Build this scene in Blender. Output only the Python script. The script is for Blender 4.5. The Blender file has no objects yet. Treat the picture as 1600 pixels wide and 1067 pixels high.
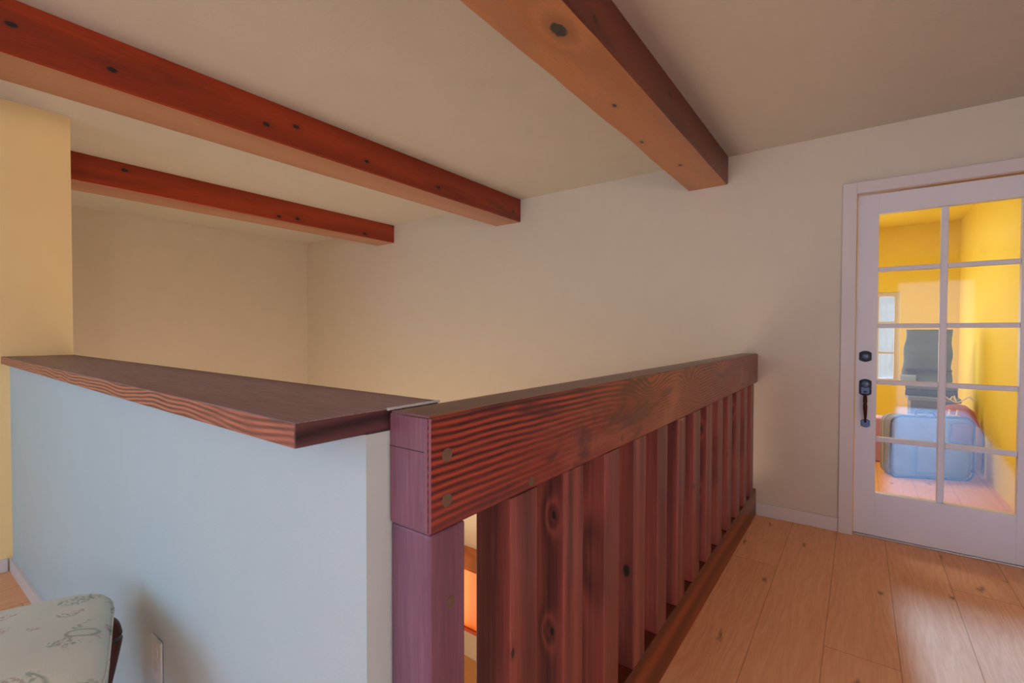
import bpy, bmesh, math, random
from mathutils import Vector, Matrix
random.seed(7)
S = bpy.context.scene
C = S.collection

# ------------------------------------------------------------ camera, world, lights, exposure
F, YAW, PITCH, ROLL, H = 733.12, 0.63786, -0.01789, 0.0023, 1.21325
cam = bpy.data.cameras.new('camera'); co = bpy.data.objects.new('camera', cam); C.objects.link(co)
cam.sensor_width = 36; cam.lens = F / 1600 * 36; cam.clip_start = 0.02
fw = Vector((-math.sin(YAW) * math.cos(PITCH), math.cos(YAW) * math.cos(PITCH), math.sin(PITCH)))
rt = Vector((math.cos(YAW), math.sin(YAW), 0)); up = rt.cross(fw)
r2 = rt * math.cos(ROLL) + up * math.sin(ROLL); u2 = -rt * math.sin(ROLL) + up * math.cos(ROLL)
M = Matrix((r2, u2, -fw)).transposed().to_4x4(); M.translation = (0, 0, H)
co.matrix_world = M
S.camera = co
S.view_settings.view_transform = 'Standard'; S.view_settings.look = 'None'
S.view_settings.gamma = 1; S.view_settings.use_curve_mapping = False
S.view_settings.exposure = 0.0

w = bpy.data.worlds.new('world'); S.world = w; w.use_nodes = True
bg = w.node_tree.nodes['Background']; bg.inputs[0].default_value = (0.88, 0.94, 1.0, 1); bg.inputs[1].default_value = 0.8

def light(kind, name, loc, energy, col, size=1.0, sy=None, rot=None, aim=None):
    l = bpy.data.lights.new(name, kind); l.energy = energy; l.color = col
    if kind == 'AREA':
        l.size = size
        if sy: l.shape = 'RECTANGLE'; l.size_y = sy
    elif kind == 'POINT': l.shadow_soft_size = size
    elif kind == 'SUN': l.angle = size
    o = bpy.data.objects.new(name, l); C.objects.link(o); o.location = loc
    if aim is not None: o.rotation_euler = (Vector(aim) - Vector(loc)).to_track_quat('-Z', 'Y').to_euler()
    if rot: o.rotation_euler = rot
    return o
# cool sun through the glazed opening in the wall behind the camera: it reaches the floor by the door
light('SUN', 'sun', (0, -8, 4), 11.5, (0.22, 0.5, 1.0), math.radians(1.3), aim=(-0.061 * 5.87, -8 + 5.87, 4 - 2.05))
# daylight of the windows behind the camera
light('AREA', 'window_daylight_left', (-1.9, -2.92, 1.35), 46, (0.31, 0.68, 1.0), 2.4, 1.6, aim=(-1.9, 0, 1.25))
light('AREA', 'window_daylight_right', (0.95, -2.92, 1.05), 11, (0.55, 0.66, 1.0), 0.9, 2.0, aim=(0.6, 3, 1.0))
# added warm ambient fill behind the camera, not a known lamp
light('POINT', 'room_fill_light', (-1.0, -1.6, 2.0), 15, (1.0, 0.84, 0.74), 0.2)
# added fill from the right to brighten the left wall, no lamp known there
light('POINT', 'side_fill_light', (1.82, -1.0, 1.4), 80, (1.0, 0.8, 0.68), 0.2)
# warm lamps of the lower storey, shining up the stairwell
light('AREA', 'lower_lamp_light', (-3.6, 1.9, -1.6), 62, (1.0, 0.79, 0.54), 3.6, 2.0, rot=(math.pi, 0, 0))
light('AREA', 'kitchen_lamp_light', (-3.0, 1.9, -0.9), 14, (1.0, 0.66, 0.36), 0.6, 0.6, aim=(-3.0, 3.49, -1.6))
# room behind the door
light('AREA', 'entry_window_daylight', (-0.25, 6.9, 1.17), 13, (1.0, 1.0, 1.0), 1.1, 1.0, aim=(0.6, 4.6, 1.0))
light('AREA', 'entry_fill_light', (-0.7, 5.2, 2.3), 23, (1.0, 0.97, 0.84), 0.6, 0.6, aim=(-0.2, 5.2, 0))  # added warm fill, no lamp is seen in this room

# ------------------------------------------------------------ helpers
def box(bm, x0, x1, y0, y1, z0, z1, bev=0.0, seg=2):
    r = bmesh.ops.create_cube(bm, size=1)
    for v in r['verts']:
        v.co = Vector((x0 + (v.co.x + .5) * (x1 - x0), y0 + (v.co.y + .5) * (y1 - y0), z0 + (v.co.z + .5) * (z1 - z0)))
    if bev > 0:
        es = list({e for v in r['verts'] for e in v.link_edges})
        bmesh.ops.bevel(bm, geom=es, offset=bev, segments=seg, profile=.5, affect='EDGES')
    return bm
def nb(*a, **k):
    return box(bmesh.new(), *a, **k)
def prism(pts, z0, z1, bm=None, bev=0, top_only=False):
    bm = bm or bmesh.new()
    a = [bm.verts.new((x, y, z0)) for x, y in pts]; b = [bm.verts.new((x, y, z1)) for x, y in pts]
    n = len(pts); fs = [bm.faces.new(a[::-1]), bm.faces.new(b)]
    for i in range(n): fs.append(bm.faces.new((a[i], a[(i + 1) % n], b[(i + 1) % n], b[i])))
    if bev:
        bmesh.ops.bevel(bm, geom=list({e for f in fs for e in f.edges}), offset=bev, segments=2, profile=.5, affect='EDGES')
    bmesh.ops.recalc_face_normals(bm, faces=bm.faces)
    return bm
def tube(bm, pts, rad, seg=10, closed=False, cap=True):
    """tube through points; rad is a number or one per point"""
    n = len(pts); pts = [Vector(p) for p in pts]
    rings = []; ref = Vector((0, 0, 1))
    for i, p in enumerate(pts):
        if closed: d = pts[(i + 1) % n] - pts[i - 1]
        else: d = pts[min(i + 1, n - 1)] - pts[max(i - 1, 0)]
        d.normalize()
        a = d.cross(ref)
        if a.length < .05: a = d.cross(Vector((1, 0, 0)))
        a.normalize(); b = d.cross(a)
        r = rad[i] if isinstance(rad, (list, tuple)) else rad
        rings.append([bm.verts.new(p + a * r * math.cos(t) + b * r * math.sin(t)) for t in [2 * math.pi * k / seg for k in range(seg)]])
    for i in range(n if closed else n - 1):
        A, B = rings[i], rings[(i + 1) % n]
        for k in range(seg): bm.faces.new((A[k], A[(k + 1) % seg], B[(k + 1) % seg], B[k]))
    if cap and not closed:
        bm.faces.new(rings[0]); bm.faces.new(rings[-1][::-1])
    bmesh.ops.recalc_face_normals(bm, faces=bm.faces)
    return bm
def smooth_pts(pts, k=6):
    out = []; P = [Vector(p) for p in pts]; n = len(P)
    for i in range(n - 1):
        a, b, c, d = P[max(i - 1, 0)], P[i], P[i + 1], P[min(i + 2, n - 1)]
        for j in range(k):
            t = j / k
            out.append(.5 * ((2 * b) + (c - a) * t + (2 * a - 5 * b + 4 * c - d) * t * t + (3 * b - a - 3 * c + d) * t ** 3))
    out.append(P[-1]); return out
def lathe(bm, prof, center, axis='Y', seg=24, sx=1, sz=1):
    """profile of (radius, along) spun round an axis"""
    rings = []
    for r, h in prof:
        ring = []
        for k in range(seg):
            t = 2 * math.pi * k / seg; a, b = r * math.cos(t) * sx, r * math.sin(t) * sz
            v = {'Y': (a, h, b), 'X': (h, a, b), 'Z': (a, b, h)}[axis]
            ring.append(bm.verts.new(Vector(center) + Vector(v)))
        rings.append(ring)
    for A, B in zip(rings, rings[1:]):
        for k in range(seg): bm.faces.new((A[k], A[(k + 1) % seg], B[(k + 1) % seg], B[k]))
    bm.faces.new(rings[0]); bm.faces.new(rings[-1][::-1])
    bmesh.ops.recalc_face_normals(bm, faces=bm.faces)
    return bm
def wpos(o):
    v = Vector((0, 0, 0))
    while o: v += o.location; o = o.parent
    return v
def obj(name, bm, mat, parent=None, origin=None, smooth=False, mats=None):
    """bm is in world coordinates; one mesh object"""
    me = bpy.data.meshes.new(name)
    if origin is None:
        if parent is None:
            xs = [v.co for v in bm.verts]
            origin = Vector(((min(v.x for v in xs) + max(v.x for v in xs)) / 2, (min(v.y for v in xs) + max(v.y for v in xs)) / 2, min(v.z for v in xs)))
        else: origin = wpos(parent)
    origin = Vector(origin)
    for v in bm.verts: v.co -= origin
    bm.to_mesh(me); bm.free()
    me.materials.append(mat)
    for m in mats or []: me.materials.append(m)
    if smooth:
        for p in me.polygons: p.use_smooth = True
        me.set_sharp_from_angle(angle=math.radians(40))
    o = bpy.data.objects.new(name, me); C.objects.link(o)
    if parent:
        o.parent = parent; o.location = origin - wpos(parent)
    else: o.location = origin
    return o
def thing(name, label, cat, loc, group=None):
    o = bpy.data.objects.new(name, None); C.objects.link(o); o.location = loc
    o.empty_display_size = .1
    return tag(o, label, cat, group)
def tag(o, label, cat, group=None):
    o['label'] = label; o['category'] = cat
    if group: o['group'] = group
    return o
def struct(name, bm, mat, parent=None, **k):
    o = obj(name, bm, mat, parent, **k)
    if parent is None: o['kind'] = 'structure'
    return o

# ------------------------------------------------------------ materials
class NT:
    def __init__(s, name):
        s.m = bpy.data.materials.new(name); s.m.use_nodes = True; s.t = s.m.node_tree
        s.b = s.t.nodes['Principled BSDF']
    def n(s, typ, **k):
        nd = s.t.nodes.new(typ)
        for a, v in k.items(): setattr(nd, a, v)
        return nd
    def l(s, a, b): s.t.links.new(a, b)
    def math(s, op, a, b=None, c=None, clamp=False):
        nd = s.n('ShaderNodeMath', operation=op); nd.use_clamp = clamp
        for i, x in enumerate((a, b, c)):
            if x is None: continue
            if isinstance(x, (int, float)): nd.inputs[i].default_value = x
            else: s.l(x, nd.inputs[i])
        return nd.outputs[0]
    def coord(s, scale=(1, 1, 1), kind='Object'):
        tc = s.n('ShaderNodeTexCoord'); mp = s.n('ShaderNodeMapping'); mp.inputs['Scale'].default_value = scale
        s.l(tc.outputs[kind], mp.inputs[0]); return mp.outputs[0]
    def noise(s, vec, scale, detail=4, rough=.5, dist=0):
        nd = s.n('ShaderNodeTexNoise'); nd.inputs['Scale'].default_value = scale; nd.inputs['Detail'].default_value = detail
        nd.inputs['Roughness'].default_value = rough; nd.inputs['Distortion'].default_value = dist
        s.l(vec, nd.inputs['Vector']); return nd.outputs['Fac']
    def ramp(s, fac, stops, interp='LINEAR'):
        nd = s.n('ShaderNodeValToRGB'); r = nd.color_ramp; r.interpolation = interp
        while len(r.elements) < len(stops): r.elements.new(.5)
        for e, (p, c) in zip(r.elements, stops):
            e.position = p; e.color = (*c, 1) if len(c) == 3 else c
        s.l(fac, nd.inputs[0]); return nd.outputs[0]
    def mix(s, fac, a, b, mode='MIX'):
        nd = s.n('ShaderNodeMix', data_type='RGBA', blend_type=mode)
        for i, x in ((0, fac), (6, a), (7, b)):
            if isinstance(x, (int, float)): nd.inputs[i].default_value = x
            elif isinstance(x, tuple): nd.inputs[i].default_value = (*x, 1)
            else: s.l(x, nd.inputs[i])
        return nd.outputs[2]
    def bump(s, h, strength=.2, dist=.002):
        nd = s.n('ShaderNodeBump'); nd.inputs['Strength'].default_value = strength; nd.inputs['Distance'].default_value = dist
        s.l(h, nd.inputs['Height']); s.l(nd.outputs[0], s.b.inputs['Normal'])

def srgb(r, g, b):
    f = lambda c: (c / 255 / 12.92) if c / 255 <= .04045 else ((c / 255 + .055) / 1.055) ** 2.4
    return (f(r), f(g), f(b))

def plain(name, col, rough=.5, metal=0.0, bump=0, bscale=200, vary=.0, coat=0):
    t = NT(name); b = t.b
    b.inputs['Roughness'].default_value = rough; b.inputs['Metallic'].default_value = metal
    if coat: b.inputs['Coat Weight'].default_value = coat
    c = t.coord()
    n = t.noise(c, 6, 3)
    d = tuple(x * (1 - vary) for x in col); h = tuple(min(1, x * (1 + vary)) for x in col)
    t.l(t.ramp(n, [(.3, d), (.7, h)]), b.inputs['Base Color'])
    if bump: t.bump(t.noise(c, bscale, 5, .6), bump, .003)
    return t.m

def wood(name, dark, light, axis='Y', freq=60, patch=None, patch_amt=.5, amp=1.6, knots=(), cross=(1, .6), rough=.38, contrast=(.35, .75), stretch=.12, holes=(), bump=.25, broad=2.2, seed=0.0, coat=0.15, ws=.62, wf=.5, n2s=26, mask=0.0, streak=3.0, patch2=None):
    """striped grain running along an axis; knots (pos, radius) bend the grain; holes (pos, radius) are dark knots"""
    t = NT(name); ai = 'XYZ'.index(axis)
    sc = [1, 1, 1]; sc[ai] = stretch
    tc = t.n('ShaderNodeTexCoord'); P = tc.outputs['Object']
    mp = t.n('ShaderNodeMapping'); mp.inputs['Scale'].default_value = sc; mp.inputs['Location'].default_value = (seed, seed * 1.7, seed * .6)
    t.l(P, mp.inputs[0]); Q = mp.outputs[0]
    sep = t.n('ShaderNodeSeparateXYZ'); t.l(P, sep.inputs[0])
    o = [i for i in range(3) if i != ai]
    ph = t.math('ADD', t.math('MULTIPLY', sep.outputs[o[1]], cross[0]), t.math('MULTIPLY', sep.outputs[o[0]], cross[1]))
    ph = t.math('MULTIPLY', ph, freq)
    n1 = t.noise(Q, broad, 2, .45)
    ph = t.math('ADD', ph, t.math('MULTIPLY', n1, amp * 9))
    n2 = t.noise(Q, n2s, 3, .6)
    ph = t.math('ADD', ph, t.math('MULTIPLY', n2, amp * .9))
    for pos, r, A in knots:
        v = t.n('ShaderNodeVectorMath', operation='SUBTRACT'); t.l(P, v.inputs[0]); v.inputs[1].default_value = pos
        s2 = t.n('ShaderNodeVectorMath', operation='MULTIPLY'); t.l(v.outputs[0], s2.inputs[0])
        k = [1 / r] * 3; k[ai] = .5 / r; s2.inputs[1].default_value = k
        ln = t.n('ShaderNodeVectorMath', operation='LENGTH'); t.l(s2.outputs[0], ln.inputs[0])
        g = t.math('POWER', 2.718, t.math('MULTIPLY', t.math('MULTIPLY', ln.outputs['Value'], ln.outputs['Value']), -1.0))
        ph = t.math('ADD', ph, t.math('MULTIPLY', g, A))
    s = t.math('SINE', ph)
    s = t.math('MULTIPLY_ADD', s, .5, .5)
    fine = [60.0, 60.0, 60.0]; fine[ai] = streak
    mf = t.n('ShaderNodeMapping'); mf.inputs['Scale'].default_value = fine; t.l(P, mf.inputs[0])
    nf = t.noise(mf.outputs[0], 3, 4, .6)
    if mask:
        mk = t.ramp(t.noise(Q, 3.1, 2, .5), [(.40, (0, 0, 0)), (.58, (1, 1, 1))])
        s = t.math('MULTIPLY_ADD', t.math('SUBTRACT', s, .55), t.math('MULTIPLY_ADD', mk, mask, 1 - mask), .55)
    s = t.math('ADD', t.math('MULTIPLY', s, ws), t.math('MULTIPLY', nf, wf))
    midc = tuple((a * .55 + b * .45) for a, b in zip(dark, light))
    col = t.ramp(s, [(contrast[0], dark), ((contrast[0] + contrast[1]) / 2, midc), (contrast[1], light)])
    if patch:
        np_ = t.noise(Q, 5.5, 3, .55, .8)
        pf = t.ramp(np_, [(.5, (0, 0, 0)), (.66, (1, 1, 1))])
        col = t.mix(t.math('MULTIPLY', pf, patch_amt), col, patch)
    if patch2:
        np2 = t.noise(Q, 7.5, 3, .6, 1.2)
        col = t.mix(t.ramp(np2, [(.52, (0, 0, 0)), (.62, (.75, .75, .75))]), col, patch2)
    for pos, r in holes:
        v = t.n('ShaderNodeVectorMath', operation='SUBTRACT'); t.l(P, v.inputs[0]); v.inputs[1].default_value = pos
        s2 = t.n('ShaderNodeVectorMath', operation='MULTIPLY'); t.l(v.outputs[0], s2.inputs[0])
        k = [1 / r] * 3; k[ai] = .55 / r; s2.inputs[1].default_value = k
        ln = t.n('ShaderNodeVectorMath', operation='LENGTH'); t.l(s2.outputs[0], ln.inputs[0])
        dd = t.math('ADD', ln.outputs['Value'], t.math('MULTIPLY', t.math('SUBTRACT', t.noise(P, 60, 2), .5), .7))
        halo = t.math('SMOOTH_MIN', 1.0, t.math('MULTIPLY', dd, .45), .2)
        hf = t.ramp(dd, [(.75, (1, 1, 1)), (1.0, (0, 0, 0))])
        hl = t.ramp(t.math('MULTIPLY', dd, .4), [(.3, (.55, .55, .55)), (1.0, (0, 0, 0))])
        col = t.mix(hl, col, tuple(x * .55 for x in midc))
        col = t.mix(hf, col, (.012, .009, .012))
    t.l(col, t.b.inputs['Base Color'])
    t.b.inputs['Roughness'].default_value = rough
    t.b.inputs['Coat Weight'].default_value = coat; t.b.inputs['Coat Roughness'].default_value = .3
    t.bump(s, bump, .0015)
    return t.m

WALL = srgb(214, 203, 190)
m_wall = plain('wall_paint', WALL, .75, bump=.12, bscale=160, vary=.012)
m_half = plain('white_plaster_paint', srgb(184, 202, 212), .7, bump=.22, bscale=150, vary=.012)
m_cream = plain('cream_wall_paint', srgb(255, 222, 160), .75, bump=.12, bscale=160, vary=.012)
m_ceil = plain('ceiling_paint', srgb(192, 184, 174), .85, bump=.35, bscale=120, vary=.02)
m_trim = plain('white_trim_paint', srgb(218, 209, 212), .45, vary=.01)
m_door = plain('white_door_paint', srgb(226, 222, 232), .45, vary=.01)
m_yel = plain('yellow_wall_paint', srgb(252, 226, 66), .7, vary=.02)
m_rail = wood('mahogany_stained_rail', srgb(44, 16, 26), srgb(168, 70, 52), 'Y', 500, patch=srgb(160, 92, 66), patch_amt=.75,
              amp=5.5, knots=[((.05, -.075, 1.01), .05, 26), ((.05, -.02, .96), .04, -16), ((.05, -.50, 1.04), .06, 22), ((.05, .5, 1.03), .05, 20)], cross=(1, .5), contrast=(.22, .95), stretch=.30, broad=2.4, n2s=11, mask=.92, ws=.6, wf=.6, rough=.34, patch2=srgb(66, 26, 40))
m_rail_top = wood('pale_rail_top', srgb(92, 62, 54), srgb(140, 108, 92), 'Y', 50, amp=1.2, rough=.42, ws=.3, wf=.8)  # top face lighter and greyer than the sides
m_rail_end = wood('rail_end_grain', srgb(104, 62, 82), srgb(150, 102, 122), 'Z', 20, amp=1.6, rough=.42, contrast=(.2, .9), ws=.3, wf=.8)
def baluster_mat(i):
    return wood('stained_baluster_%d' % i, srgb(60, 24, 34), srgb(162, 84, 78), 'Z', [70, 120, 60, 100][i % 4], patch=srgb(138, 76, 70), patch_amt=.5,
                amp=1.8, cross=(1, .7), stretch=.10, contrast=(.2, 1.05), broad=3.0, seed=i * 3.3, ws=.4, wf=.75, streak=1.6,
                knots={1: [((.0, -.048, .50), .02, 8), ((.01, -.048, .78), .02, 8)], 2: [((0, -.047, .6), .06, 6)]}.get(i, ()),
                holes={1: [((.012, -.047, .505), .006), ((.016, -.047, .785), .006)], 0: [((.045, -.04, .58), .006)], 3: [((.02, -.046, .48), .012)]}.get(i, ()))
m_shelf_top = wood('shelf_top_stain', srgb(106, 84, 90), srgb(154, 134, 142), 'X', 34, amp=1.4, rough=.5, patch=srgb(120, 76, 60), patch_amt=.4, coat=0.05, ws=.25, wf=.8)
m_shelf_edge = wood('shelf_edge_grain', srgb(44, 22, 30), srgb(184, 106, 88), 'X', 620, amp=4.5, cross=(1, .4), stretch=.5, contrast=(.2, .85), broad=4.2, rough=.45, n2s=10, ws=.6, wf=.6, mask=.5)
m_shelf_end = wood('shelf_end_grain', srgb(44, 26, 34), srgb(92, 60, 66), 'Y', 330, amp=1.6, cross=(.6, .6), stretch=.6, contrast=(.2, .9), bump=.8)
m_plug = plain('wood_plug', srgb(104, 84, 70), .5, vary=.1)
m_caulk = plain('white_caulk', srgb(190, 196, 206), .5, bump=.5, bscale=90)
m_black = plain('aged_bronze_metal', srgb(34, 36, 44), .35, .7)
m_blueish = plain('brushed_bronze_face', srgb(84, 96, 118), .35, .6)
m_glass = NT('door_glass'); g = m_glass
g.t.nodes.remove(g.b)
out = [n for n in g.t.nodes if n.type == 'OUTPUT_MATERIAL'][0]
tr = g.n('ShaderNodeBsdfTransparent'); tr.inputs[0].default_value = (.96, .97, .97, 1)
gl = g.n('ShaderNodeBsdfGlossy'); gl.inputs['Roughness'].default_value = .04
fr = g.n('ShaderNodeFresnel'); gn = g.n('ShaderNodeNewGeometry'); g.l(g.math('MULTIPLY_ADD', gn.outputs['Backfacing'], 1 / 1.5 - 1.5, 1.5), fr.inputs['IOR'])
mx = g.n('ShaderNodeMixShader'); g.l(fr.outputs[0], mx.inputs[0]); g.l(tr.outputs[0], mx.inputs[1]); g.l(gl.outputs[0], mx.inputs[2]); g.l(mx.outputs[0], out.inputs[0])
m_glass = g.m

def floor_mat(name, a, b, width=.232, rough=.5):
    t = NT(name); tc = t.n('ShaderNodeTexCoord'); P = tc.outputs['Object']
    sep = t.n('ShaderNodeSeparateXYZ'); t.l(P, sep.inputs[0])
    x = t.math('DIVIDE', t.math('ADD', sep.outputs[0], 50 * width - .133 + 0.0), width)
    idx = t.math('FLOOR', x); fx = t.math('FRACT', x)
    wn = t.n('ShaderNodeTexWhiteNoise', noise_dimensions='1D'); t.l(idx, wn.inputs['W']); rnd = wn.outputs['Value']
    # staggered end joints
    y = t.math('ADD', t.math('DIVIDE', sep.outputs[1], 1.9), t.math('MULTIPLY', rnd, 7.3))
    fy = t.math('FRACT', y); iy = t.math('FLOOR', y)
    w2 = t.n('ShaderNodeTexWhiteNoise', noise_dimensions='2D'); cb = t.n('ShaderNodeCombineXYZ'); t.l(idx, cb.inputs[0]); t.l(iy, cb.inputs[1]); t.l(cb.outputs[0], w2.inputs['Vector']); r2_ = w2.outputs['Value']
    off = t.n('ShaderNodeCombineXYZ'); t.l(t.math('MULTIPLY', r2_, 9), off.inputs[0]); t.l(t.math('MULTIPLY', r2_, 5), off.inputs[1])
    ad = t.n('ShaderNodeVectorMath', operation='ADD'); t.l(P, ad.inputs[0]); t.l(off.outputs[0], ad.inputs[1])
    mp = t.n('ShaderNodeMapping'); mp.inputs['Scale'].default_value = (1, .14, 1); t.l(ad.outputs[0], mp.inputs[0]); Q = mp.outputs[0]
    n1 = t.noise(Q, 9, 3, .5)
    ph = t.math('ADD', t.math('MULTIPLY', sep.outputs[0], 160), t.math('MULTIPLY', n1, 44))
    s = t.math('MULTIPLY_ADD', t.math('SINE', ph), .5, .5)
    mf = t.n('ShaderNodeMapping'); mf.inputs['Scale'].default_value = (60, 2.5, 1); t.l(ad.outputs[0], mf.inputs[0])
    nf = t.noise(mf.outputs[0], 3, 4, .6)
    v = t.math('ADD', t.math('MULTIPLY', s, .12), t.math('ADD', t.math('MULTIPLY', nf, .55), t.math('ADD', t.math('MULTIPLY', r2_, .16), t.math('MULTIPLY', n1, .25))))
    col = t.ramp(v, [(.1, a), (.85, b)])
    # small knots and cracks
    vo = t.n('ShaderNodeTexVoronoi', voronoi_dimensions='2D'); vo.inputs['Scale'].default_value = 3.0
    mk = t.n('ShaderNodeMapping'); mk.inputs['Scale'].default_value = (1.3, .42, 1); t.l(ad.outputs[0], mk.inputs[0])
    dn = t.n('ShaderNodeVectorMath', operation='ADD'); t.l(mk.outputs[0], dn.inputs[0])
    nn = t.n('ShaderNodeTexNoise'); nn.inputs['Scale'].default_value = 22; t.l(mk.outputs[0], nn.inputs['Vector'])
    sc_ = t.n('ShaderNodeVectorMath', operation='SCALE'); t.l(nn.outputs['Color'], sc_.inputs[0]); sc_.inputs['Scale'].default_value = .07
    t.l(sc_.outputs[0], dn.inputs[1]); t.l(dn.outputs[0], vo.inputs['Vector'])
    kf = t.ramp(vo.outputs['Distance'], [(.008, (1, 1, 1)), (.055, (0, 0, 0))])
    col = t.mix(t.math('MULTIPLY', kf, .65), col, srgb(84, 50, 34))
    seam = t.math('MAXIMUM', t.math('LESS_THAN', fx, .010), t.math('LESS_THAN', fy, .0014))
    col = t.mix(t.math('MULTIPLY', seam, .6), col, srgb(96, 58, 40))
    t.l(col, t.b.inputs['Base Color']); t.b.inputs['Roughness'].default_value = rough; t.b.inputs['Specular IOR Level'].default_value = .14
    t.bump(t.math('SUBTRACT', v, t.math('MULTIPLY', seam, 2)), .12, .001)
    return t.m
m_floor = floor_mat('oak_plank_floor', srgb(212, 140, 104), srgb(250, 194, 150))
m_floor2 = floor_mat('oak_plank_floor_entry', srgb(212, 144, 80), srgb(238, 176, 106), rough=.65)

# ------------------------------------------------------------ the setting
D, HC = 3.496, 2.428         # far wall, ceiling height
XR = -0.545; XRB = -0.645    # railing faces
XC = -3.607; XL = -6.076     # near left wall, far left wall of the stairwell
BY = -3.0; RX = 1.9          # wall behind the camera, right wall
LOW = -2.9
DX0, DX1, DZ = -0.027, 0.80, 2.052  # door opening
EY1 = 7.0; EX0, EX1 = -1.9, 0.866

# floors: built so that no two touch planes
struct('floor', prism([(XRB, BY), (RX, BY), (RX, D + .14), (XR - .0, D + .14), (XR, .52), (XRB, .52)], -.30, 0), m_floor, origin=(0, 0, 0))
struct('floor', prism([(XC, BY), (XRB - .0005, BY), (XRB - .0005, .46), (XC, .40)], -.30, -.05), m_floor, origin=(0, 0, 0))
struct('floor', nb(EX0, EX1, D + .1405, EY1, -.30, 0), m_floor2, origin=(0, 0, 0))
struct('floor', nb(XL, XR, .4, D, LOW - .1, LOW), m_floor, origin=(0, 0, 0))
struct('ceiling', nb(XL - .12, RX + .12, BY - .12, D + .1395, HC, HC + .1), m_ceil, origin=(0, 0, 0))
struct('ceiling', nb(EX0 - .12, EX1 + .12, D + .14, EY1 + .12, 2.45, 2.57), m_yel, origin=(0, 0, 0))
# far wall with the door opening, going down into the stairwell
bm = nb(XL, DX0, D, D + .14, LOW, HC)
box(bm, DX1, RX, D, D + .14, -.30, HC); box(bm, DX0, DX1, D, D + .14, DZ, HC)
struct('wall_far', bm, m_wall, origin=(0, 0, 0))
struct('wall_left', nb(XL - .12, XL, .64, D + .14, LOW, HC), m_wall, origin=(0, 0, 0))
struct('wall_near_left', prism([(XC - .12, BY), (XC, BY), (XC, .66), (XC - .12, .66)], -.3, HC), m_cream, origin=(0, 0, 0))
struct('wall_stair', nb(XL, XC - .12, .54, .64, LOW, HC), m_wall, origin=(0, 0, 0))
# half wall under the shelf
HW = [(XC, .409), (XRB, .471), (XRB, .615), (XC, .615)]
struct('wall_half', prism(HW, LOW, 1.046), m_half, origin=(0, 0, 0))
struct('wall_stair_right', nb(XRB + .002, XR - .002, .62, D, LOW, -.301), m_wall, origin=(0, 0, 0))
# right wall and the wall behind the camera, with a window and a glazed opening
struct('wall_right', nb(RX, RX + .12, BY, D, -.3, HC), m_wall, origin=(0, 0, 0))
bm = nb(XC, -3.1, BY - .12, BY, -.3, HC)
box(bm, -.7, .51, BY - .12, BY, -.3, HC); box(bm, 1.36, RX, BY - .12, BY, -.3, HC)
box(bm, -3.1, -.7, BY - .12, BY, -.3, .55); box(bm, -3.1, -.7, BY - .12, BY, 2.15, HC); box(bm, .51, 1.36, BY - .12, BY, 2.05, HC)
box(bm, .51, 1.36, BY - .12, BY, -.3, 0.0)
struct('wall_behind', bm, m_wall, origin=(0, 0, 0))
# baseboards
def baseboard(name, x0, x1, y0, y1, z0, z1): return struct(name, nb(x0, x1, y0, y1, z0, z1, bev=.003), m_trim, origin=(0, 0, 0))
baseboard('baseboard_far', XR, -.095, D - .014, D - .0005, 0, .085)
baseboard('baseboard_left', XC + .0005, XC + .014, BY, .39, -.05, .018)
bm = prism([(XC + .015, .3953), (XRB - .001, .4562), (XRB - .001, .4706), (XC + .015, .4092)], -.05, .018)
struct('baseboard_half', bm, m_trim, origin=(0, 0, 0))
baseboard('baseboard_far', .875, RX, D - .014, D - .0005, 0, .085)
# door casing and jamb
bm = nb(DX0 - .066, DX0 + .004, D - .017, D - .0004, 0, DZ + .062, bev=.002)
box(bm, DX1 - .004, DX1 + .07, D - .017, D - .0004, 0, DZ + .062, bev=.002)
box(bm, DX0 + .004, DX1 - .004, D - .017, D - .0004, DZ - .004, DZ + .062, bev=.002)
struct('trim_1', bm, m_trim, origin=(0, 0, 0))
bm = nb(DX0 + .0, DX0 + .007, D + .0005, D + .139, 0, DZ); box(bm, DX1 - .007, DX1, D + .0005, D + .139, 0, DZ)
box(bm, DX0 + .0071, DX1 - .0071, D + .0005, D + .139, DZ - .007, DZ)
struct('trim_2', bm, plain('jamb_lit_paint', srgb(216, 176, 150), .5), origin=(0, 0, 0))  # orange light falling on the jamb is put into its colour
struct('trim_3', nb(DX0 + .01, DX1 - .01, D + .012, D + .13, .0006, .009, bev=.002), plain('threshold_metal', srgb(200, 205, 215), .3, .8), origin=(0, 0, 0))

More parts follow.
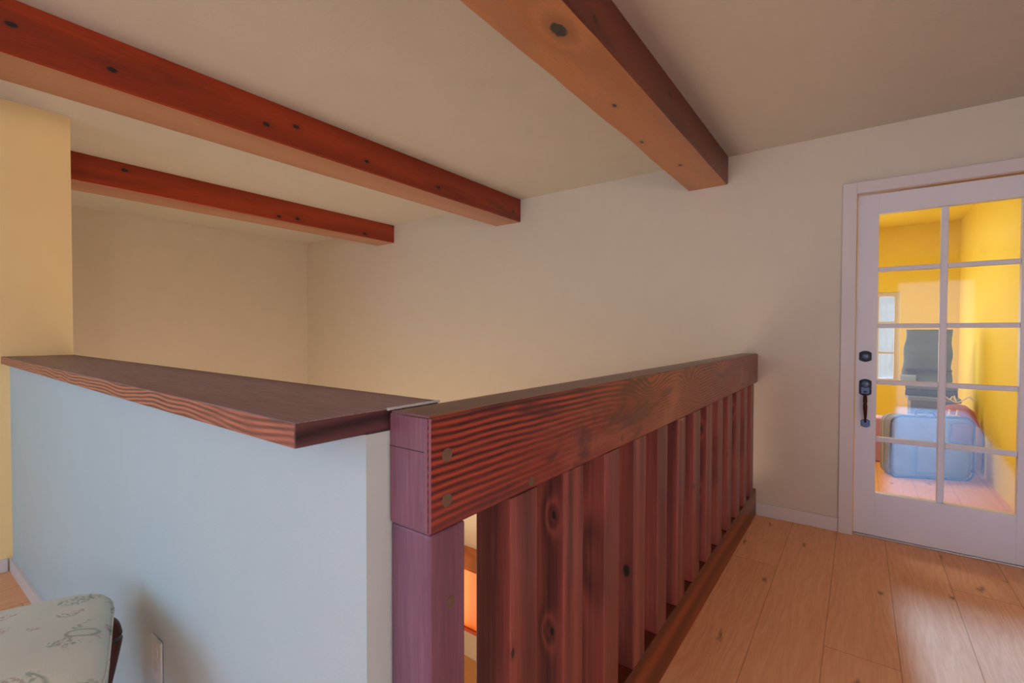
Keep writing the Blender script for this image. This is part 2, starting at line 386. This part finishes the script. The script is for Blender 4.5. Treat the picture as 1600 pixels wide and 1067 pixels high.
# entry room behind the door
struct('wall_entry_right', nb(EX1, EX1 + .12, D + .14, EY1, -.3, 2.4495), m_yel, origin=(0, 0, 0))
struct('wall_entry_left', nb(EX0 - .12, EX0, D + .14, EY1 + .12, -.3, 2.4495), m_yel, origin=(0, 0, 0))
WX0, WX1, WZ0, WZ1 = -.85, .37, .64, 1.70
bm = nb(EX0, WX0, EY1, EY1 + .12, -.3, 2.4495); box(bm, WX1, EX1 + .12, EY1, EY1 + .12, -.3, 2.4495)
box(bm, WX0, WX1, EY1, EY1 + .12, -.3, WZ0); box(bm, WX0, WX1, EY1, EY1 + .12, WZ1, 2.4495)
struct('wall_entry_back', bm, m_yel, origin=(0, 0, 0))
struct('baseboard_entry', nb(EX0, EX1 - .0005, EY1 - .02, EY1 - .0005, 0, .14), m_trim, origin=(0, 0, 0))
def window(x0, x1, z0, z1, y0, y1, nx, nz, grid=.022, fr_=.05):
    bm = nb(x0, x0 + fr_, y0, y1, z0, z1); box(bm, x1 - fr_, x1, y0, y1, z0, z1)
    box(bm, x0 + fr_, x1 - fr_, y0, y1, z0, z0 + fr_); box(bm, x0 + fr_, x1 - fr_, y0, y1, z1 - fr_, z1)
    for i in range(1, nx):
        x = x0 + (x1 - x0) * i / nx; box(bm, x - grid / 2, x + grid / 2, y0 + .015, y1 - .015, z0 + fr_, z1 - fr_)
    for i in range(1, nz):
        z = z0 + (z1 - z0) * i / nz; box(bm, x0 + fr_, x1 - fr_, y0 + .018, y1 - .018, z - grid / 2, z + grid / 2)
    return bm
wi = struct('window_1', window(WX0, WX1, WZ0, WZ1, EY1 + .02, EY1 + .08, 6, 3), m_trim, origin=(0, EY1, 0))
struct('window_pane', nb(WX0 + .04, WX1 - .04, EY1 + .048, EY1 + .052, WZ0 + .04, WZ1 - .04), m_glass, wi)
struct('window_2', window(-3.1, -.7, .55, 2.15, BY - .09, BY - .03, 4, 3), m_trim, origin=(-1.9, BY, 0))
tag(obj('sun_blocker', nb(-3.09, -.71, BY - .118, BY - .100, .56, 2.14), plain('sun_blocker_surface', srgb(225, 228, 232), .9)), 'unseen added blind closed over the window behind the camera', 'panel')  # added out of view to keep the sun off the half wall

# ------------------------------------------------------------ door
d = thing('door', '', 'door', (DX0 + .009, D + .02, 0)); del d['label']; del d['category']
d.name = 'door_1'; d['kind'] = 'structure'
dl, dr_, db, dt = DX0 + .009, DX1 - .010, .012, DZ - .016
y0, y1 = D + .018, D + .062
cols = [(.083, .356), (.387, .667)]; rows = [(1.606, 1.922), (1.274, 1.580), (.942, 1.248), (.602, .915), (.268, .574)]
bm = nb(dl, cols[0][0], y0, y1, db, dt, bev=.002); box(bm, cols[1][1], dr_, y0, y1, db, dt, bev=.002)
box(bm, cols[0][0], cols[1][1], y0, y1, db, rows[-1][0]); box(bm, cols[0][0], cols[1][1], y0, y1, rows[0][1], dt)
struct('door_leaf', bm, m_door, d)
bm = nb(cols[0][1], cols[1][0], y0 + .006, y1 - .006, rows[-1][0], rows[0][1], bev=.004)
for a, b in zip(rows, rows[1:]):
    for c0, c1 in cols: box(bm, c0, c1, y0 + .006, y1 - .006, b[1], a[0], bev=.004)
struct('muntins', bm, m_door, d)
for c0, c1 in cols:
    for r0, r1 in rows:
        p = struct('glass_pane', nb(c0, c1, D + .038, D + .042, r0, r1), m_glass, d)
# lockset: deadbolt and handle set with plate, thumb piece, grip
def cornered(cx, cz, w_, h_, y0, y1, bm=None, arch=.35):
    pts = [(-1, -.62), (-.62, -.86), (-.2, -1), (.2, -1), (.62, -.86), (1, -.62), (1, .62), (.62, .86), (.2, 1), (-.2, 1), (-.62, .86), (-1, .62)]
    k = min(1, w_ / h_)
    P = []
    for a, b in pts:
        bb = (1 if b > 0 else -1) * (1 - (1 - abs(b)) * k)
        P.append((cx + a * w_ / 2, cz + bb * h_ / 2))
    bm = bm or bmesh.new()
    A = [bm.verts.new((x, y1, z)) for x, z in P]; B = [bm.verts.new((x + (cx - x) * .12, y0, z + (cz - z) * .1)) for x, z in P]
    n = len(P); bm.faces.new(A); bm.faces.new(B[::-1])
    for i in range(n): bm.faces.new((A[i], A[(i + 1) % n], B[(i + 1) % n], B[i]))
    bmesh.ops.recalc_face_normals(bm, faces=bm.faces); return bm
yf = D + .0175
def lockpart(name, bm, m, p, **k): return struct(name, bm, m, p, **k)
db_ = lockpart('deadbolt', cornered(.028, 1.079, .060, .066, yf - .008, yf), m_black, d)
lockpart('rose', lathe(bmesh.new(), [(.021, 0), (.021, -.006), (.017, -.010), (.012, -.012), (.001, -.013)], (.028, yf - .008, 1.079)), m_blueish, db_, smooth=True)
hs = lockpart('handle_set', cornered(.030, .893, .060, .100, yf - .008, yf), m_black, d)
lockpart('rose', lathe(bmesh.new(), [(.021, 0), (.021, -.008), (.017, -.014), (.010, -.016), (.001, -.017)], (.030, yf - .008, .913)), m_blueish, hs, smooth=True)
lockpart('escutcheon_face', cornered(.030, .876, .044, .050, yf - .0095, yf - .008), m_blueish, hs)
lockpart('thumb_latch', nb(.022, .038, yf - .030, yf - .008, .866, .870, bev=.0015), m_black, hs)
gp = smooth_pts([(.030, yf - .010, .852), (.030, yf - .038, .842), (.030, yf - .050, .810), (.031, yf - .046, .765), (.032, yf - .036, .725), (.032, yf - .022, .700), (.032, yf - .006, .686)], 5)
lockpart('grip', tube(bmesh.new(), gp, [.0055 + .0055 * math.sin(math.pi * min(1, i / 22)) if i < 22 else .0055 for i in range(len(gp))], 12), plain('copper_worn_bronze', srgb(70, 38, 34), .35, .7), hs, smooth=True)
lockpart('lower_rose', cornered(.033, .678, .046, .050, yf - .009, yf), m_blueish, hs)

# ------------------------------------------------------------ ceiling beams
def beam(x0, x1, z0, ya, yb, label, side, under, wavy=0, holes=()):
    bm = bmesh.new(); n = 40
    rnd = random.Random(int(x0 * 100))
    prev = None
    ph = rnd.random() * 6
    for i in range(n + 1):
        y = ya + (yb - ya) * i / n
        k = wavy * (math.sin(y * 3.1 + ph) * .5 + math.sin(y * 7.7 + ph * 2) * .3 + rnd.uniform(-.2, .2)) * (1 - i / n * .6)
        c = .006 + abs(k) * .5
        ring = [(x0 + k * .3, HC - .0005), (x0 + k, z0 + c), (x0 + k + c * .8, z0), (x1 - c + k * .2, z0), (x1 + k * .15, z0 + c * 1.2), (x1, HC - .0005)]
        ring = [bm.verts.new((x, y, z)) for x, z in ring]
        if prev:
            for j in range(6):
                f = bm.faces.new((prev[j], prev[(j + 1) % 6], ring[(j + 1) % 6], ring[j]))
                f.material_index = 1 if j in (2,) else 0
        else: bm.faces.new(ring[::-1])
        prev = ring
    bm.faces.new(prev)
    bmesh.ops.recalc_face_normals(bm, faces=bm.faces)
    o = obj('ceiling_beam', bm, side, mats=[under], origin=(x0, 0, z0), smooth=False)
    return tag(o, label, 'beam', 'exposed beams under the ceiling')
def rel(x0, z0, pts, r): return [((x - x0, y, z - z0), r) for x, y, z in pts]
side_d, side_l = srgb(126, 34, 8), srgb(186, 68, 20)
und_d, und_l = srgb(142, 86, 62), srgb(182, 130, 102)  # partly paler wood, partly light on the underside put into the colour
b2h = rel(-2.782, 2.224, [(-2.498, .301, 2.333), (-2.498, .588, 2.298), (-2.498, 1.216, 2.298), (-2.498, 1.378, 2.342), (-2.498, 1.836, 2.288), (-2.498, 2.459, 2.28), (-2.498, 3.385, 2.295)], .011)
b3h = rel(-4.555, 2.233, [(-4.26, 1.068, 2.377), (-4.26, 2.182, 2.271), (-4.26, 2.358, 2.282), (-4.26, 3.103, 2.271)], .013)
b1h = rel(-1.006, 2.24, [(-.833, 1.385, 2.24)], .026) + rel(-1.006, 2.24, [(-.902, 1.989, 2.24), (-.953, 2.453, 2.24), (-.893, 2.925, 2.24)], .010)
b1s = rel(-1.006, 2.24, [(-.742, 1.476, 2.289), (-.742, 2.264, 2.352)], .012)
wd = dict(amp=1.3, contrast=(.1, 1.0), bump=.15, patch_amt=.6, rough=.4, stretch=.16, ws=.35, wf=.7)
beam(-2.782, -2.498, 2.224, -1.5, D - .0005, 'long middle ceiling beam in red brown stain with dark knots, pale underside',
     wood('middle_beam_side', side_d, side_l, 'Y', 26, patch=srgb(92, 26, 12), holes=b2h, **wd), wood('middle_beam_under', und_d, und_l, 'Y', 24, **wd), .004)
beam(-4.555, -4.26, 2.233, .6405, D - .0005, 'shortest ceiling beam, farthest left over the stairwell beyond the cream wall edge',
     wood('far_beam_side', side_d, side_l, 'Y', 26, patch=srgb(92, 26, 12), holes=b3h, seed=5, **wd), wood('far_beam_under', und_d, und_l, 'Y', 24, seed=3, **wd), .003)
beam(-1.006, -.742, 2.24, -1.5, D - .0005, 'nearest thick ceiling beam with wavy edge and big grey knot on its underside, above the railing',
     wood('near_beam_side', srgb(88, 30, 20), srgb(128, 58, 38), 'Y', 26, patch=srgb(76, 28, 22), holes=b1s, seed=9, **wd),
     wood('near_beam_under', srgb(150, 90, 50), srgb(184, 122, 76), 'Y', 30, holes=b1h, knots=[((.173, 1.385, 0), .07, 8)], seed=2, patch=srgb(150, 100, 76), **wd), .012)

# ------------------------------------------------------------ shelf board on the half wall
sh = thing('shelf_board', 'dark stained thick wooden shelf board capping the white half wall', 'shelf', (-2.1, .5, 1.046))
pts = [(XC - .0, .378), (XRB - .001, .352), (XRB - .001, .637), (XC + .0, .655)]
pts = [(XC + .001, .378), (XRB - .002, .352), (XRB - .002, .637), (XC + .001, .662)]
bm = prism(pts, 1.0465, 1.0840)
bm.faces.ensure_lookup_table()
bmesh.ops.bevel(bm, geom=list(bm.edges), offset=.0015, segments=1, affect='EDGES')
for f in bm.faces:
    n = f.normal
    f.material_index = 0 if n.z > .5 else (2 if n.x > .7 else 1)
obj('board', bm, m_shelf_top, sh, mats=[m_shelf_edge, m_shelf_end])
bm = bmesh.new(); pp = []
for i in range(60):
    y = .514 + (.637 - .514) * i / 59; pp.append((XRB - .0008 + .0006 * math.sin(i * 1.9), y, 1.0828 + .0006 * math.sin(i * 2.3)))
tube(bm, pp, .0024, 8)
obj('caulk_bead', bm, m_caulk, sh, smooth=True)['label'] = 'white ragged caulk bead between shelf and railing'

# ------------------------------------------------------------ railing
rl = thing('wooden_railing', 'mahogany stained timber railing with square balusters along the stairwell edge', 'railing', (-.595, 2.0, 0.0005))
ZT, ZB = 1.080, .889
bm = nb(XRB + .001, XR, .516, D - .001, ZB, ZT)
bmesh.ops.bevel(bm, geom=list(bm.edges), offset=.004, segments=3, affect='EDGES')
for f in bm.faces: f.material_index = 1 if f.normal.z > .3 else (2 if f.normal.y < -.3 else 0)
tr_ = obj('top_rail', bm, m_rail, rl, mats=[m_rail_top, m_rail_end])
obj('crack', nb(XRB + .004, XR - .012, .5155, .5162, 1.0215, 1.0225), plain('crack_shadow_gap', srgb(40, 18, 22), .8), tr_)
for y, z, r in ((.556, 1.012, .0115), (.556, .937, .0115), (.803, .905, .010), (1.27, .912, .009)):
    o = obj('wood_plug', lathe(bmesh.new(), [(r, 0), (r, .0006), (r * .9, .001)], (XR - .0002, y, z), 'X', 20), m_plug, tr_)
bm = nb(XRB + .003, XR - .0015, .519, .602, .0, ZB - .0005, bev=.004)
po = obj('post', bm, wood('stained_post_daylit', srgb(88, 54, 78), srgb(144, 100, 126), 'Z', 60, ws=.35, wf=.75, amp=1.3, patch=srgb(116, 68, 78), patch_amt=.5, cross=(1, .8), stretch=.07, contrast=(.1, 1.0)), rl)  # purple cast of the blue daylight is put into the stain colour
obj('wood_plug', lathe(bmesh.new(), [(.010, 0), (.010, .0006), (.009, .001)], (XR - .0015, .565, .762), 'X', 20), m_plug, po)
bmats = [baluster_mat(i) for i in range(6)]
for i in range(13):
    y = .732 + .2115 * i
    e = random.Random(i).uniform(-.002, .002)
    bm = nb(-.093 / 2, .093 / 2 - .0025, 0, .094, .1775, ZB - .0005, bev=.003)
    for v in bm.verts: v.co += Vector((-.5895 + e, y, 0))
    o = obj('baluster', bm, bmats[i] if i < 6 else bmats[i % 3], rl, origin=(-.5895 + e, y + .047, .0))
bm = nb(XRB + .002, XR - .0005, .603, D - .015, -.03, .177, bev=.004)
obj('bottom_rail', bm, wood('stained_bottom_rail', srgb(66, 22, 12), srgb(150, 66, 34), 'Y', 60, amp=1.2, patch=srgb(120, 66, 34), patch_amt=.55, contrast=(.15, 1.0)), rl)

# ------------------------------------------------------------ outlet cover on the half wall
def hwy(x): return .409 + (x - XC) / (XRB - XC) * (.471 - .409)
ox1 = -1.52; ox0 = ox1 - .075; oz1 = .365
bm = nb(ox0, ox1, hwy(ox1) - .007, hwy(ox1) - .0015, oz1 - .118, oz1, bev=.002)
oc = obj('outlet_cover', bm, plain('outlet_plastic', srgb(196, 208, 218), .4))
tag(oc, 'white rectangular outlet cover plate low on the half wall beside the stool', 'outlet')
for z in (oz1 - .038, oz1 - .080):
    obj('socket', lathe(bmesh.new(), [(.016, 0), (.016, -.0015), (.014, -.002)], ((ox0 + ox1) / 2, hwy(ox1) - .0068, z), 'Y', 20), plain('socket_plastic', srgb(188, 200, 210), .4), oc)

# ------------------------------------------------------------ upholstered stool
def floral():
    t = NT('floral_fabric'); c = t.coord()
    base = srgb(206, 203, 186)
    col = t.ramp(t.noise(c, 3, 3), [(.3, srgb(196, 196, 182)), (.7, srgb(216, 211, 192))])
    def blobs(scale, lo, hi, colr, dist, amt, off):
        nonlocal col
        mp = t.n('ShaderNodeMapping'); mp.inputs['Location'].default_value = off; t.l(c, mp.inputs[0])
        nn = t.n('ShaderNodeTexNoise'); nn.inputs['Scale'].default_value = scale * 1.9; nn.inputs['Detail'].default_value = 3; t.l(mp.outputs[0], nn.inputs['Vector'])
        sc = t.n('ShaderNodeVectorMath', operation='SCALE'); t.l(nn.outputs['Color'], sc.inputs[0]); sc.inputs['Scale'].default_value = dist
        ad = t.n('ShaderNodeVectorMath', operation='ADD'); t.l(mp.outputs[0], ad.inputs[0]); t.l(sc.outputs[0], ad.inputs[1])
        vo = t.n('ShaderNodeTexVoronoi'); vo.inputs['Scale'].default_value = scale; t.l(ad.outputs[0], vo.inputs['Vector'])
        f = t.ramp(vo.outputs['Distance'], [(lo, (1, 1, 1)), (hi, (0, 0, 0))])
        # broken into petals and leaves
        pf = t.ramp(t.noise(mp.outputs[0], scale * 9, 2), [(.46, (0, 0, 0)), (.54, (1, 1, 1))])
        col = t.mix(t.math('MULTIPLY', t.math('MULTIPLY', f, pf), amt), col, colr)
    blobs(11, .20, .28, srgb(168, 138, 130), .07, .75, (0, 0, 0))
    blobs(12, .24, .32, srgb(128, 146, 130), .09, .75, (.31, .17, 0))
    # thin curling stems
    mp = t.n('ShaderNodeMapping'); t.l(c, mp.inputs[0])
    nz = t.noise(mp.outputs[0], 6, 1)
    ln = t.math('ABSOLUTE', t.math('SUBTRACT', nz, .5))
    st = t.ramp(ln, [(.004, (1, 1, 1)), (.011, (0, 0, 0))])
    gate = t.ramp(t.noise(mp.outputs[0], 9, 1), [(.52, (0, 0, 0)), (.56, (1, 1, 1))])
    col = t.mix(t.math('MULTIPLY', t.math('MULTIPLY', st, gate), .7), col, srgb(120, 132, 112))
    t.l(col, t.b.inputs['Base Color']); t.b.inputs['Roughness'].default_value = .9
    t.b.inputs['Sheen Weight'].default_value = .2
    t.bump(t.noise(c, 420, 2), .25, .001)
    return t.m
m_floral = floral(); m_dkwood = wood('dark_carved_wood', srgb(46, 20, 22), srgb(92, 44, 42), 'Z', 40, rough=.3)
st = thing('upholstered_stool', 'cream floral upholstered stool on dark curved wooden legs beside the white half wall', 'stool', (-1.51, .11, -.05))
# seat outline: rounded, slightly bowed rectangle
def seat_outline(s=1.0, n=72):
    cx, cy, hx, hy, ang = -1.512, .112, .235, .220, math.radians(-15)
    P = []
    for k in range(n):
        t = 2 * math.pi * k / n; c_, s_ = math.cos(t), math.sin(t)
        e = .26
        x = math.copysign(abs(c_) ** e, c_) * hx * s; y = math.copysign(abs(s_) ** e, s_) * hy * s
        x += (.045 if x < 0 else -.02) * -1 * (1 - (y / hy) ** 2) if abs(c_) > .5 else 0
        P.append((cx + x * math.cos(ang) - y * math.sin(ang), cy + x * math.sin(ang) + y * math.cos(ang)))
    return P, (cx, cy)
bm = bmesh.new()
levels = [(.985, .405), (1.0, .415), (1.005, .44), (1.004, .465), (.995, .480), (.97, .490), (.90, .498), (.75, .506), (.5, .512), (.25, .515)]
rings = []
for s, z in levels:
    P, cc = seat_outline(s); rings.append([bm.verts.new((x, y, z)) for x, y in P])
for A, B in zip(rings, rings[1:]):
    for k in range(len(A)): bm.faces.new((A[k], A[(k + 1) % len(A)], B[(k + 1) % len(A)], B[k]))
ctop = bm.verts.new((cc[0], cc[1], .516))
for k in range(len(rings[-1])): bm.faces.new((rings[-1][k], rings[-1][(k + 1) % len(rings[-1])], ctop))
bm.faces.new(rings[0][::-1])
bmesh.ops.recalc_face_normals(bm, faces=bm.faces)
cu = obj('cushion', bm, m_floral, st, smooth=True)
P, _ = seat_outline(1.006); obj('piping', tube(bmesh.new(), [(x, y, .474) for x, y in P], .0035, 8, closed=True), m_floral, cu, smooth=True)
P, _ = seat_outline(.95); obj('seat_rail', prism(P, .345, .4045), m_dkwood, st, smooth=True)
for sx, sy in ((-1, 1), (1, 1), (-1, -1), (1, -1)):
    a = math.radians(-15); lx, ly = sx * .205, sy * .196
    X = cc[0] + lx * math.cos(a) - ly * math.sin(a); Y = cc[1] + lx * math.sin(a) + ly * math.cos(a)
    dx, dy = sx * .7, sy * .7
    prof = [(.012, .408, .020), (.024, .385, .026), (.030, .350, .028), (.018, .290, .022), (-.006, .210, .016), (-.016, .130, .013), (-.008, .050, .012), (.012, -.005, .014), (.022, -.035, .018), (.022, -.0495, .015)]
    pts = smooth_pts([(X + dx * o_, Y + dy * o_, z) for o_, z, r in prof], 4)
    rr = []
    for i in range(len(prof) - 1):
        for j in range(4): rr.append(prof[i][2] + (prof[i + 1][2] - prof[i][2]) * j / 4)
    rr.append(prof[-1][2])
    obj('leg', tube(bmesh.new(), pts, rr, 14), m_dkwood, st, smooth=True)

# ------------------------------------------------------------ kitchen on the lower storey, seen between the first balusters
m_cab = wood('orange_cabinet_wood', srgb(190, 92, 26), srgb(226, 128, 44), 'Z', 40, contrast=(.1, 1), rough=.35, bump=.05)
m_cabe = plain('cabinet_light_rail', srgb(150, 50, 16), .4)
kg = 'kitchen cabinets on the lower storey'
for i, x in enumerate((-3.7, -3.1, -2.5)):
    c = thing('wall_cabinet', ['orange wall cabinet downstairs, left neighbour of the one seen beside the railing post',
                               'orange wooden wall cabinet seen through the gap beside the railing post',
                               'orange wall cabinet downstairs, mostly hidden behind the first baluster'][i], 'cabinet', (x + .3, D - .18, -1.47), kg)
    obj('body', nb(x + .001, x + .599, D - .33, D - .001, -1.47, -.93), m_cab, c)
    dd = obj('cabinet_door', nb(x + .004, x + .596, D - .352, D - .3305, -1.43, -.935, bev=.003), m_cab, c)
    obj('knob', lathe(bmesh.new(), [(.006, 0), (.006, -.012), (.013, -.018), (.010, -.026), (.002, -.028)], (x + .55, D - .352, -1.38), 'Y', 14), m_black, dd, smooth=True)
    obj('light_rail', nb(x + .001, x + .599, D - .35, D - .325, -1.50, -1.4705, bev=.002), m_cabe, c)
    c = thing('base_cabinet', ['orange base cabinet downstairs, left neighbour of the one seen beside the railing post',
                               'orange base cabinet downstairs, seen lowest in the gap beside the railing post',
                               'orange base cabinet downstairs, mostly hidden behind the first baluster'][i], 'cabinet', (x + .3, D - .3, LOW), kg)
    obj('body', nb(x + .001, x + .599, D - .58, D - .001, LOW + .001, -2.09), m_cab, c)
    dd = obj('cabinet_door', nb(x + .004, x + .596, D - .602, D - .5805, LOW + .1, -2.1, bev=.003), m_cab, c)
    obj('knob', lathe(bmesh.new(), [(.006, 0), (.006, -.012), (.013, -.018), (.010, -.026), (.002, -.028)], (x + .55, D - .602, -2.18), 'Y', 14), m_black, dd, smooth=True)
tag(obj('worktop', nb(-3.72, -1.88, D - .63, D - .001, -2.0895, -2.05, bev=.004), plain('tan_laminate', srgb(200, 150, 96), .35)), 'tan kitchen worktop of the lower storey on orange base cabinets', 'worktop')

# ------------------------------------------------------------ things in the entry room
def rounded_case(w_, d_, h_, r, bev=.02):
    """a case standing on z=0, centred; its front outline has rounded corners"""
    bm = bmesh.new(); P = []
    for cx, cz, a0 in ((w_ / 2 - r, h_ - r, 0), (-w_ / 2 + r, h_ - r, 90), (-w_ / 2 + r, r, 180), (w_ / 2 - r, r, 270)):
        for k in range(7):
            t = math.radians(a0 + 15 * k); P.append((cx + r * math.cos(t), cz + r * math.sin(t)))
    A = [bm.verts.new((x, -d_ / 2, z)) for x, z in P]; B = [bm.verts.new((x, d_ / 2, z)) for x, z in P]; n = len(P)
    f1 = bm.faces.new(A); f2 = bm.faces.new(B[::-1])
    for i in range(n): bm.faces.new((A[i], A[(i + 1) % n], B[(i + 1) % n], B[i]))
    bmesh.ops.recalc_face_normals(bm, faces=bm.faces)
    bmesh.ops.bevel(bm, geom=list(f1.edges) + list(f2.edges), offset=bev, segments=3, affect='EDGES')
    return bm
def xf(bm, loc, rz): 
    m = Matrix.Translation(loc) @ Matrix.Rotation(rz, 4, 'Z')
    bmesh.ops.transform(bm, matrix=m, verts=bm.verts); return bm
m_case = plain('grey_blue_fabric', srgb(128, 142, 172), .7, vary=.1, bump=.2)
m_case_d = plain('dark_grey_piping', srgb(58, 62, 66), .6)
m_case_s = plain('silver_piping', srgb(190, 196, 206), .4)
m_brown = plain('brown_case_fabric', srgb(120, 88, 78), .7, vary=.15)
L = (.455, 5.30, .001); rz = math.radians(26)
sc = thing('suitcase', 'grey blue soft suitcase standing on the floor behind the glass door', 'suitcase', L)
obj('shell', xf(rounded_case(.60, .17, .52, .07), L, rz), m_case, sc, smooth=True)
P = []
for cx, cz, a0 in ((.23, .45, 0), (-.23, .45, 90), (-.23, .07, 180), (.23, .07, 270)):
    for k in range(7):
        t = math.radians(a0 + 15 * k); P.append((cx + .072 * math.cos(t), cz + .072 * math.sin(t)))
def pipe(P, y, r): 
    return xf(tube(bmesh.new(), [(x, y, z) for x, z in P], r, 8, closed=True), L, rz)
obj('piping', pipe(P, -.088, .008), m_case_d, sc, smooth=True)
obj('zip_band', pipe([(x * 1.002, z) for x, z in P], .02, .006), m_case_s, sc, smooth=True)
obj('front_pocket', xf(nb(-.12, .26, -.118, -.0855, .05, .30, bev=.018, seg=3), L, rz), m_case, sc, smooth=True)
obj('side_panel', xf(nb(.13, .285, -.104, -.0855, .31, .475, bev=.015, seg=3), L, rz), m_brown, sc, smooth=True)
hp = smooth_pts([(-.07, 0, .515), (-.06, 0, .545), (0, 0, .552), (.06, 0, .545), (.07, 0, .515)], 5)
obj('handle', xf(tube(bmesh.new(), hp, .009, 10), L, rz), m_case_d, sc, smooth=True)
obj('ribbon', xf(tube(bmesh.new(), smooth_pts([(.06, -.09, .50), (.045, -.10, .46), (.065, -.10, .42), (.06, -.10, .38), (.03, -.10, .35)], 5), .006, 8), L, rz), plain('yellow_ribbon', srgb(236, 190, 110), .6), sc)['label'] = 'yellow ribbon hanging from the case'
for sx in (-.22, .22):
    obj('wheel', xf(lathe(bmesh.new(), [(.018, -.01), (.02, 0), (.018, .01)], (sx, .06, .02), 'X', 16), (L[0], L[1], .0), rz), m_case_d, sc, smooth=True)

L2 = (.775, 5.70, .001)
bp = thing('backpack', 'rust red and grey backpack slumped behind the suitcase by the yellow wall', 'backpack', L2)
bm = bmesh.new()
prof = [(.02, 0), (.13, .01), (.155, .08), (.16, .25), (.15, .42), (.115, .53), (.06, .58), (.01, .59)]
lathe(bm, prof, (0, 0, 0), 'Z', 28, 1, .62); xf(bm, (L2[0] - .075, L2[1], .001), math.radians(8))
obj('body', bm, plain('rust_fabric', srgb(176, 96, 78), .75, vary=.12, bump=.2), bp, smooth=True)
bm = bmesh.new(); lathe(bm, [(.01, .04), (.075, .045), (.09, .12), (.085, .34), (.06, .40), (.01, .41)], (0, 0, 0), 'Z', 20, .62, .8)
xf(bm, (L2[0] + .035, L2[1] - .06, .0), 0)
obj('side_pocket', bm, plain('tan_pocket_fabric', srgb(176, 142, 120), .75, vary=.1), bp, smooth=True)
for k in (0, 1):
    hp = smooth_pts([(L2[0] - .13 + .05 * k, L2[1] - .09, .55), (L2[0] - .15 + .05 * k, L2[1] - .13, .42), (L2[0] - .14 + .05 * k, L2[1] - .13, .28), (L2[0] - .10 + .05 * k, L2[1] - .115, .14)], 5)
    obj('strap', tube(bmesh.new(), hp, .008, 8), plain('cream_webbing', srgb(232, 212, 176), .7), bp, smooth=True)
cd = bmesh.new()
for i in range(5):
    a = i * 1.3 + .4
    P_ = smooth_pts([(.70, 5.70, .600), (.70 + .05 * math.cos(a), 5.70 + .03 * math.sin(a), .630), (.70 + .09 * math.cos(a), 5.69 + .05 * math.sin(a), .66), (.70 + .13 * math.cos(a), 5.68 + .05 * math.sin(a), .63)], 5)
    tube(cd, P_, .0045, 6)
tag(obj('rope', cd, plain('pale_rope', srgb(240, 222, 180), .7)), 'tangle of pale cord lying on top of the rust red backpack', 'rope')

m_grey = plain('grey_painted_wood', srgb(120, 130, 152), .5, vary=.06)
tb = thing('side_table', 'low grey side table standing behind the suitcase', 'table', (.56, 6.0, 0))
obj('tabletop', nb(.375, .745, 5.80, 6.2, .585, .625, bev=.006), m_grey, tb)
obj('apron', nb(.395, .725, 5.82, 6.18, .44, .5845), plain('grey_apron', srgb(112, 114, 118), .5), tb)
for x in (.395, .685):
    for y in (5.82, 6.14): obj('leg', nb(x, x + .04, y, y + .04, .001, .4395, bev=.004), m_grey, tb)
m_dk = plain('black_plastic', srgb(46, 52, 64), .35, vary=.1)
lt = thing('flat_case', 'thin dark case lying flat on the grey side table', 'case', (.55, 6.0, .6255))
obj('body', xf(nb(-.20, .17, -.15, .15, .0, .06, bev=.012), (.57, 6.0, .6255), math.radians(-6)), m_dk, lt, smooth=True)
obj('lid', xf(nb(-.20, .17, -.15, .15, .0605, .10, bev=.012), (.57, 6.0, .6255), math.radians(-6)), plain('slate_lid', srgb(92, 106, 130), .4), lt, smooth=True)
# slate duffel bag standing on the case
m_slate = plain('slate_bag_fabric', srgb(92, 108, 120), .8, vary=.22, bump=.4, bscale=30)
bg_ = thing('tote_bag', 'dark slate bag standing upright on the flat case, behind the door glass', 'bag', (.50, 6.0, .73))
bm = bmesh.new(); n = 12; rings = []
for i in range(n + 1):
    t = i / n; z = .7265 + .53 * t
    wv = .185 * (1 - .10 * t) + .005 * math.sin(i * 1.1); dv = .09 * (1 - .45 * t) + .006 * math.sin(i * 2.7)
    cx_ = .512 + .02 * t + .003 * math.sin(i * 1.3)
    ring = []
    for k in range(28):
        a = 2 * math.pi * k / 28; c_, s_ = math.cos(a), math.sin(a)
        ring.append(bm.verts.new((cx_ + math.copysign(abs(c_) ** .5, c_) * wv, 6.0 + math.copysign(abs(s_) ** .6, s_) * dv, z)))
    rings.append(ring)
for A, B in zip(rings, rings[1:]):
    for k in range(28): bm.faces.new((A[k], A[(k + 1) % 28], B[(k + 1) % 28], B[k]))
bm.faces.new(rings[0]); bm.faces.new(rings[-1][::-1]); bmesh.ops.recalc_face_normals(bm, faces=bm.faces)
obj('body', bm, m_slate, bg_, smooth=True)
obj('side_pocket', nb(.318, .44, 5.885, 5.925, .7405, .82, bev=.012, seg=3), plain('light_blue_pocket', srgb(150, 170, 200), .7), bg_, smooth=True)
obj('trim_strap', nb(.36, .69, 5.898, 5.925, .86, .88, bev=.004), m_dk, bg_)
tag(obj('storage_tub', nb(.03, .215, 5.62, 5.84, .001, .42, bev=.02, seg=3), plain('pink_plastic', srgb(206, 150, 186), .5)), 'pink box standing left of the suitcase', 'box')
